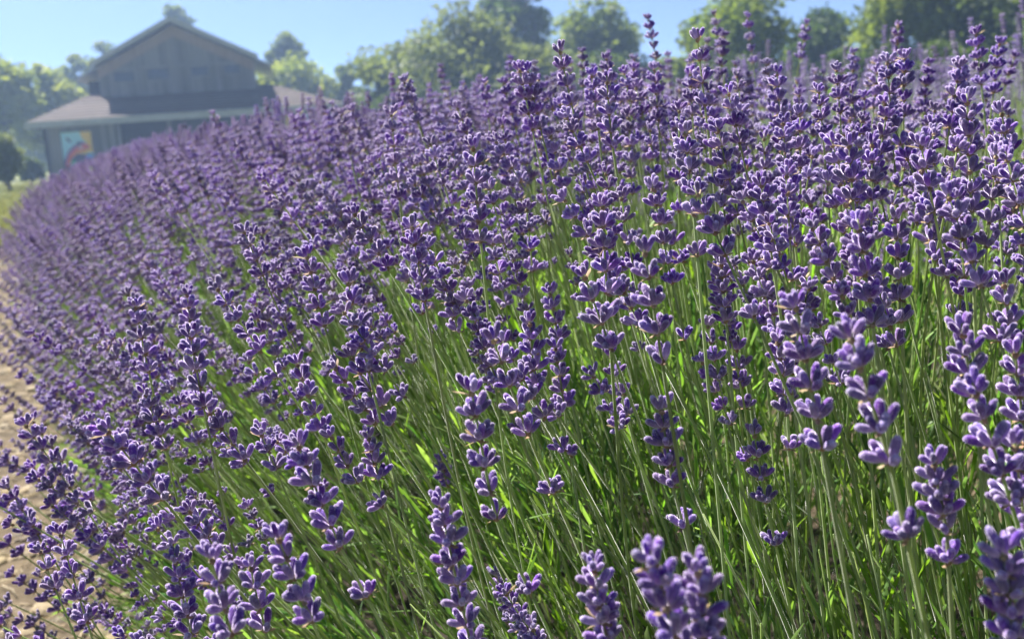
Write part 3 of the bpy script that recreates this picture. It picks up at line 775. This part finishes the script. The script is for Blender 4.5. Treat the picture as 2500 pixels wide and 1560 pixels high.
# --- variants for the rest of the row
NV = 12
FILL = []
for i in range(NV):
    g = random.Random(40 + i); H = g.uniform(.30, .40); L = g.uniform(.034, .066); n = max(4, round(L / .0106 + g.uniform(-.3, .8))); sep = g.uniform(.018, .036) if g.random() < .5 else None
    bend = Vector((g.uniform(-.02, .02), g.uniform(-.02, .02), 0))
    pts = [Vector((0, 0, H)) + bend * .6, Vector((0, 0, H * .66)) - bend * .4, Vector((0, 0, H * .33)) - bend * .5, Vector((0, 0, 0))]
    FILL.append((bez(pts, 3), L, n, sep, g.uniform(.88, 1.04), 40 + i, .0008))
lib = {}
def library(key, meshes, base):
    c = bpy.data.collections.new(key)
    for i, me in enumerate(meshes):
        o = bpy.data.objects.new('%s_%02d' % (base, i), me); c.objects.link(o)
    lib[key] = c
    return c
library('stalk_library', [make_stalk('', p_, L, n, sp, sz, sd, th_, False, 1, (0, 0, 0), True).mesh('lavender_stalk', [M_bud, M_bract, M_stem, M_leaf, M_fuzz]) for p_, L, n, sp, sz, sd, th_ in FILL], 'lavender_stalk')

# light versions for far rows: same stalk, whorls of four fat buds
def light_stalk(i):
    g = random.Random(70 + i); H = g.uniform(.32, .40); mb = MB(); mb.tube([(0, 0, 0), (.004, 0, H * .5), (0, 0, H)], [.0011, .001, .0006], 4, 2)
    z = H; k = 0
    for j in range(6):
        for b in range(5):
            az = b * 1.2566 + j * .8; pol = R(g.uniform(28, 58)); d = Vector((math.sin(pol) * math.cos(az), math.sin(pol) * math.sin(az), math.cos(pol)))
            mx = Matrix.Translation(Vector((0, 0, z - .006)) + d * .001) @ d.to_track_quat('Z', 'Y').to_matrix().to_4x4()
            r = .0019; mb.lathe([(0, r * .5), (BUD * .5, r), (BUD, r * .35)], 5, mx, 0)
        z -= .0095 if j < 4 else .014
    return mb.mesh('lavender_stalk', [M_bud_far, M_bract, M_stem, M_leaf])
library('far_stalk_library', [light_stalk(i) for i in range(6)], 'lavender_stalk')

# leafy shoots
def shoot(i, long=False):
    g = random.Random(300 + i); mb = MB(); H = g.uniform(.05, .11) if not long else g.uniform(.08, .15)
    b = Vector((g.uniform(-.015, .015), g.uniform(-.015, .015), 0)); top = Vector((0, 0, H)) + b
    mb.tube([(0, 0, 0), Vector((0, 0, H * .5)) + b * .3, top], [.0011, .0009, .0006], 5, 1)
    nn = 5 if not long else 5
    for k in range(nn):
        t = (k + .6) / nn; p = Vector((0, 0, H * t)) + b * t * t; spin = k * math.pi / 2 + g.uniform(-.3, .3)
        for s in (0, math.pi):
            az = spin + s; pol = R(g.uniform(10, 36)); d = Vector((math.sin(pol) * math.cos(az), math.sin(pol) * math.sin(az), math.cos(pol)))
            mb.leaf(p, d, (g.uniform(.032, .052) if not long else g.uniform(.045, .075)) * (1 - .35 * t), g.uniform(.0022, .0034), g.uniform(-.45, .3), Vector((-math.sin(az), math.cos(az), g.uniform(-.4, .4))), 0, 5)
    return mb
def bare_stem(i):
    g = random.Random(700 + i); mb = MB(); H = g.uniform(.18, .30); b = Vector((g.uniform(-.025, .025), g.uniform(-.025, .025), 0))
    mb.tube([Vector((0, 0, 0)), Vector((0, 0, H * .35)) + b * .1, Vector((0, 0, H * .7)) + b * .5, Vector((0, 0, H)) + b], [.0010, .0009, .0008, .0005], 6, 1, .10)
    for s in (0, math.pi):
        a = g.uniform(0, 1) + s; pol = R(g.uniform(12, 30)); mb.leaf((0, 0, H * g.uniform(.15, .4)), (math.sin(pol) * math.cos(a), math.sin(pol) * math.sin(a), math.cos(pol)), g.uniform(.03, .055), .003, g.uniform(-.4, .2), Vector((-math.sin(a), math.cos(a), 0)), 0, 5)
    return mb
library('shoot_library', [shoot(i, i % 2 == 1).mesh('leafy_shoot', [M_leaf if i % 3 else M_leafdark, M_stem]) for i in range(12)] + [bare_stem(i).mesh('leafy_shoot', [M_leaf, M_stem]) for i in range(5)], 'leafy_shoot')

# instancer
def scatter(name, pts, rots, scl, vid, libkey, label, cat, group=None):
    me = bpy.data.meshes.new(name); n = len(pts)
    me.vertices.add(n); me.vertices.foreach_set('co', np.asarray(pts, dtype=np.float32).reshape(-1))
    a = me.attributes.new('rot', 'FLOAT_VECTOR', 'POINT'); a.data.foreach_set('vector', np.asarray(rots, dtype=np.float32).reshape(-1))
    a = me.attributes.new('scl', 'FLOAT', 'POINT'); a.data.foreach_set('value', np.asarray(scl, dtype=np.float32))
    a = me.attributes.new('vid', 'INT', 'POINT'); a.data.foreach_set('value', np.asarray(vid, dtype=np.int32))
    me.update(); o = link(name, me); tag(o, label, cat, group, 'stuff')
    ng = bpy.data.node_groups.new('scatter_' + name, 'GeometryNodeTree')
    ng.interface.new_socket('Geometry', in_out='INPUT', socket_type='NodeSocketGeometry'); ng.interface.new_socket('Geometry', in_out='OUTPUT', socket_type='NodeSocketGeometry')
    gi = ng.nodes.new('NodeGroupInput'); go = ng.nodes.new('NodeGroupOutput'); ip = ng.nodes.new('GeometryNodeInstanceOnPoints')
    ci = ng.nodes.new('GeometryNodeCollectionInfo'); ci.inputs['Collection'].default_value = lib[libkey]
    ci.inputs['Separate Children'].default_value = True; ci.inputs['Reset Children'].default_value = True
    def na(nm, dt):
        q_ = ng.nodes.new('GeometryNodeInputNamedAttribute'); q_.data_type = dt; q_.inputs['Name'].default_value = nm
        return [s for s in q_.outputs if s.enabled and s.name == 'Attribute'][0]
    e2r = ng.nodes.new('FunctionNodeEulerToRotation')
    L = ng.links.new
    L(na('rot', 'FLOAT_VECTOR'), e2r.inputs[0]); L(e2r.outputs[0], ip.inputs['Rotation']); L(na('scl', 'FLOAT'), ip.inputs['Scale'])
    ip.inputs['Pick Instance'].default_value = True; L(na('vid', 'INT'), ip.inputs['Instance Index'])
    L(ci.outputs[0], ip.inputs['Instance']); L(gi.outputs[0], ip.inputs['Points']); L(ip.outputs[0], go.inputs[0])
    md = o.modifiers.new('scatter', 'NODES'); md.node_group = ng
    return o

PLANT = 0.52
def mound(u, s):
    k = (s / PLANT) % 1 - .5
    lo = min(1, max(0, (.60 - s) / .32))
    return max(.03, -.10 * lo + .635 * (1 - (abs(u) / .69) ** 2.2) - .35 * k * k * (1 - .4 * abs(u)))
def orient(u, s, t, n, spread, jit, g):
    k = ((s / PLANT) % 1 - .5) * 2
    a = math.copysign(spread * (min(1.15, abs(u) / .56)) ** 1.25, u) + g.gauss(0, jit)
    b = k * R(9) + g.gauss(0, jit)
    return (Vector((0, 0, 1)) + n * math.tan(a) + t * math.tan(b)).normalized()

SKYLINE = [(-900, 600), (0, 468), (60, 440), (100, 425), (200, 385), (300, 350), (500, 288), (650, 245), (850, 210), (1000, 182), (1200, 128), (1350, 72), (1500, 62), (1600, 35), (1750, 35), (1850, 72), (1950, 35), (2120, 30), (2250, 75), (2350, 52), (2500, 82), (3400, 150)]
def settle(base, d, sc, g):
    """the row's crest undulates: a stalk that would top it sits lower in the plant"""
    tp = project(base + d * (.40 * sc + .004))
    if tp is None or not -900 < tp[0] < 3400: return base
    over = float(np.interp(tp[0], [q_[0] for q_ in SKYLINE], [q_[1] for q_ in SKYLINE])) - tp[1]
    over += -g.uniform(0, 48) * min(1, 1.3 / tp[2]) if g.random() < .22 else abs(g.gauss(0, 36)) * min(1, 1.2 / tp[2])
    if over > 0: base = Vector((base.x, base.y, max(.03, base.z - over / F_PX * tp[2])))
    return base
g = random.Random(5)
near = []; far_pts = []
def row_fill(lat0, s0, s1, dens, near_row):
    nn = int((s1 - s0) * dens)
    for _ in range(nn):
        s = g.uniform(s0, s1); u = g.uniform(-.56, .56)
        if g.random() < (0.22 if s < 1.3 else .14): u = -.57 + .42 * g.random()
        p, t, nrm = row_xy(s, lat0 + u); z = mound(u, s) * g.uniform(.86, 1.0) - .02
        d = orient(u, s, t, nrm, R(41 if s < 1.4 else 35), R(5.0), g)
        sc = g.uniform(.86, 1.10) if u > -.25 else g.uniform(.70, 1.12)
        base = Vector((p.x, p.y, max(.02, z)))
        yield s, u, base, d, sc
DENS = 1130
cands = []; bare = []
for s, u, base, d, sc in row_fill(ROW_OFF, -.9, 4.2, DENS, True):
    base = settle(base, d, sc, g)
    H = .36 * sc; head = base + d * (H - .03)
    dist = (head - C0).length
    pr = project(head)
    inf = pr is not None and -350 < pr[0] < 2850 and -300 < pr[1] < 1900
    if dist < .26 or (inf and dist < .50) or (dist < .44 and pr is not None and -700 < pr[0] < 3200 and pr[1] < 2800): continue
    if inf and dist < 1.1 and pr[1] > 820 and pr[0] > 700 and g.random() < min(.85, (pr[1] - 820) / 300 + .25):
        if dist > .5 and pr[1] > 950: bare.append((base, frame_z(d, g.uniform(0, 6.28)).to_euler(), sc, 12 + g.randrange(5)))
        continue
    if inf and dist < .64 and pr[1] < 330: continue
    # the whole stalk must keep clear of the lens
    if any((base + d * (H * q_) - C0).length < .24 for q_ in (0, .3, .6, .9)): continue
    cands.append((dist, s, u, base, d, sc, pr, inf and -20 < pr[0] < 2520 and -20 < pr[1] < 1580))
cands.sort(key=lambda c: c[0])
N_THINGS = 296 - n_hero
mass = []
protos = {}
def describe(pr, v, lean):
    """where a filler stalk stands and what its head is like"""
    x, y = pr[0], pr[1]
    L, sep = FILL[v][1], FILL[v][3]
    head = ('long' if L > .058 else 'short' if L < .045 else 'medium') + (' lavender head over a lone crown, ' if sep else ' unbroken lavender head, ')
    if x < 520: where = ('high' if y < 620 else 'midway' if y < 1050 else 'low') + ' in the bank over the path'
    elif y < 330: where = 'on the crest before the ' + ('willow' if x < 1360 else 'lone tree' if x < 1640 else 'right wood')
    elif x > 1700: where = ('high' if y < 560 else 'midway' if y < 860 else 'low') + (' right of centre' if x < 1980 else ' on the right side' if x < 2260 else ' near the right edge')
    else: where = ('high' if y < 560 else 'midway' if y < 860 else 'low') + ' under the ' + ('barn' if x < 900 else 'willow' if x < 1330 else 'lone tree')
    gk = 'path bank' if x < 520 else 'crest' if y < 330 else 'right side' if x > 1700 else 'middle of the row'
    return ('left leaning ' if lean < -.12 else 'right leaning ' if lean > .08 else 'upright ') + head + where, gk
nt_ = 0
for c in cands:
    dist, s, u, base, d, sc, pr, vis = c
    v = g.randrange(NV); spin = g.uniform(0, 6.28)
    mx = Matrix.Translation(base) @ frame_z(d, spin) @ Matrix.Scale(sc, 4)
    if vis and nt_ < N_THINGS:
        nt_ += 1
        pb = project(base); lab, gk = describe(pr, v, (pr[0] - pb[0]) / max(60, abs(pr[1] - pb[1])) if pb else 0)
        detail = dist < .60
        key = (v, detail)
        if key not in protos:
            p_, L, n, sp, sz, sd, th_ = FILL[v]
            o = make_stalk('lavender_stalk', p_, L, n, sp, sz, sd, th_, detail, 1, (0, 0, 0)); protos[key] = o
        else:
            src = protos[key]; o = src.copy(); col.objects.link(o)
            for ch in src.children:
                cc = ch.copy(); col.objects.link(cc); cc.parent = o
                for gc in ch.children:
                    dd = gc.copy(); col.objects.link(dd); dd.parent = cc
        o.matrix_basis = mx
        tag(o, lab, 'lavender', 'lavender stalks: ' + gk)
    else:
        mass.append((base, mx.to_euler(), sc, v))
for s, u, base, d, sc in row_fill(ROW_OFF, 4.2, 9.0, 760, False):
    base = settle(base, d, sc, g)
    mass.append((base, frame_z(d, g.uniform(0, 6.28)).to_euler(), sc, g.randrange(NV)))
scatter('lavender_stalks', [m_[0] for m_ in mass], [m_[1] for m_ in mass], [m_[2] for m_ in mass], [m_[3] for m_ in mass], 'stalk_library',
        'dense mass of purple lavender stalks filling the row behind the nearest ones', 'lavender')
far = []
for s, u, base, d, sc in row_fill(ROW_OFF, 9.0, 30.0, 460, False):
    base = settle(base, d, sc * 1.05, g)
    far.append((base, frame_z(d, g.uniform(0, 6.28)).to_euler(), sc * 1.05, g.randrange(6)))
for k, o in enumerate((2.45, 4.35, 6.25)):
    for s, u, base, d, sc in row_fill(o, -.5, 16.0, 330, False):
        far.append((base, frame_z(d, g.uniform(0, 6.28)).to_euler(), sc * 1.1, g.randrange(6)))
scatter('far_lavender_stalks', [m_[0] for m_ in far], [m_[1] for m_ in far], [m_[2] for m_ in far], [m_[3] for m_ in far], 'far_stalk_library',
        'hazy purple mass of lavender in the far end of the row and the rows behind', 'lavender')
# foliage mounds
sh = []
def foliage(lat0, s0, s1, dens, big=1.0):
    for _ in range(int((s1 - s0) * dens)):
        s = g.uniform(s0, s1); u = g.uniform(-.58, .58); p, t, nrm = row_xy(s, lat0 + u)
        zt_ = mound(u, s); z = zt_ * (g.random() ** .5) - .03
        d = orient(u, s, t, nrm, R(50), R(11), g)
        b = Vector((p.x, p.y, max(.01, z)))
        if (b - C0).length < .3: continue
        if s < 3 and abs((s / PLANT) % 1 - .5) > .36 and g.random() < .6: continue
        sh.append((b, frame_z(d, g.uniform(0, 6.28)).to_euler(), big * g.uniform(.8, 1.25), g.randrange(12)))
sh += bare
foliage(ROW_OFF, -.9, 3.2, 1900)
for s, u, base, d, sc in row_fill(ROW_OFF, .1, 3.0, 420, True):
    base.z -= .10
    if base.z > .05 and (base - C0).length > .45 and (base + d * .25 - C0).length > .45: sh.append((base, frame_z(d, g.uniform(0, 6.28)).to_euler(), sc, 12 + g.randrange(5)))
foliage(ROW_OFF, 3.2, 9.0, 620, 1.35)
foliage(ROW_OFF, 9.0, 30.0, 200, 1.9)
for o in (2.45, 4.35, 6.25): foliage(o, -.5, 16, 200, 1.9)
scatter('lavender_foliage', [m_[0] for m_ in sh], [m_[1] for m_ in sh], [m_[2] for m_ in sh], [m_[3] for m_ in sh], 'shoot_library',
        'mounds of narrow green lavender leaves at the foot of the stalks', 'foliage')

# ------------------------------------------------------------------ path litter, grass
def pebble(i):
    gg = random.Random(i); mb = MB(); n = 7
    prof = [(-.35, .3), (-.2, .8), (0, 1.0), (.22, .75), (.34, .3)]
    mb.lathe(prof, n, Matrix.Diagonal((1, gg.uniform(.6, .9), gg.uniform(.5, .9), 1)), 0, .06)
    mb.v = [(x * (1 + gg.uniform(-.12, .12)), y * (1 + gg.uniform(-.12, .12)), z) for x, y, z in mb.v]
    return mb.mesh('pebble', M_stone, False)
library('pebble_library', [pebble(i) for i in range(6)], 'pebble')
pb = []
for _ in range(15000):
    s = .2 + 12 * g.random() ** 1.5; p, t, n_ = row_xy(s, g.uniform(-1.25, .30)); r = .005 + .030 * g.random() ** 2.4
    pb.append(((p.x, p.y, r * .15), (g.uniform(-.3, .3), g.uniform(-.3, .3), g.uniform(0, 6.28)), r, g.randrange(6)))
scatter('path_gravel', [q_[0] for q_ in pb], [q_[1] for q_ in pb], [q_[2] for q_ in pb], [q_[3] for q_ in pb], 'pebble_library', 'pale pebbles scattered over the dirt path', 'gravel')
def straw_me(i):
    gg = random.Random(i); mb = MB(); L = gg.uniform(.03, .08); mb.tube([(-L / 2, 0, .001), (0, gg.uniform(-.01, .01), .004), (L / 2, 0, .0015)], [.0012, .0013, .0009], 4)
    return mb.mesh('straw', M_straw)
library('straw_library', [straw_me(i) for i in range(6)], 'straw')
stw = []
for _ in range(5000):
    s = .3 + 7 * g.random() ** 1.5; p, t, n_ = row_xy(s, g.uniform(-1.2, .28)); stw.append(((p.x, p.y, .008), (g.uniform(-.1, .1), g.uniform(-.2, .2), g.uniform(0, 6.28)), g.uniform(.6, 1.3), g.randrange(6)))
scatter('straw_litter', [q_[0] for q_ in stw], [q_[1] for q_ in stw], [q_[2] for q_ in stw], [q_[3] for q_ in stw], 'straw_library', 'dry straw bits lying on the dirt path', 'straw')
M_blade = mat_leafy('grass_blade', (.09, .17, .03), (.15, .24, .05), .45, (1.4, 1.3, .5), .5, 20, 0, .3, .03)
M_blade_dry = mat_leafy('grass_blade_dry', (.13, .16, .045), (.20, .21, .07), .4, (1.2, 1.1, .7), .6, 20, 0, .3, .02)
def tuft(i, mt, hgt):
    gg = random.Random(i); mb = MB()
    for k in range(14):
        a = gg.uniform(0, 6.28); pol = R(gg.uniform(4, 40)); d = Vector((math.sin(pol) * math.cos(a), math.sin(pol) * math.sin(a), math.cos(pol)))
        mb.leaf((gg.uniform(-.03, .03), gg.uniform(-.03, .03), 0), d, hgt * gg.uniform(.6, 1.2), .005, -gg.uniform(.1, .8), Vector((-math.sin(a), math.cos(a), 0)), 0, 3)
    return mb.mesh('grass_tuft', mt)
library('grass_library', [tuft(i, M_blade, .16) for i in range(5)], 'grass_tuft')
gr = []
for _ in range(3500):
    s = g.uniform(2.5, 12); p, t, n_ = row_xy(s, -g.uniform(1.2, 2.6)); gr.append(((p.x, p.y, 0), (0, 0, g.uniform(0, 6.28)), g.uniform(.8, 1.9), g.randrange(5)))
scatter('green_grass', [q_[0] for q_ in gr], [q_[1] for q_ in gr], [q_[2] for q_ in gr], [q_[3] for q_ in gr], 'grass_library', 'green grass growing along the left side of the dirt path', 'grass')
library('lawn_library', [tuft(20 + i, M_blade_dry, .07) for i in range(5)], 'grass_tuft')
gr = []
for _ in range(9000):
    px = g.uniform(-250, 420); dd = g.uniform(11, 44); p = ground_at(px, dd); gr.append(((p.x, p.y, 0), (0, 0, g.uniform(0, 6.28)), g.uniform(.9, 2.2), g.randrange(5)))
scatter('dry_lawn_grass', [q_[0] for q_ in gr], [q_[1] for q_ in gr], [q_[2] for q_ in gr], [q_[3] for q_ in gr], 'lawn_library', 'short yellowish lawn in front of the barn', 'grass')

# ------------------------------------------------------------------ haze: summer air, with the lens veil added into the same volume
hz = MB(); hz.box(-130, 130, -30, 150, -1.0, 24)
M_haze, nt, out = mat_base('air_haze')
pv = N(nt, 'ShaderNodeVolumePrincipled'); pv.inputs['Color'].default_value = (.42, .60, 1.0, 1); pv.inputs['Density'].default_value = .0020
pv.inputs['Anisotropy'].default_value = .45
nt.links.new(pv.outputs[0], out.inputs['Volume'])
tag(hz.build('haze', M_haze), 'thin pale summer haze over the field, standing in for lens veil too', 'haze', None, 'stuff')
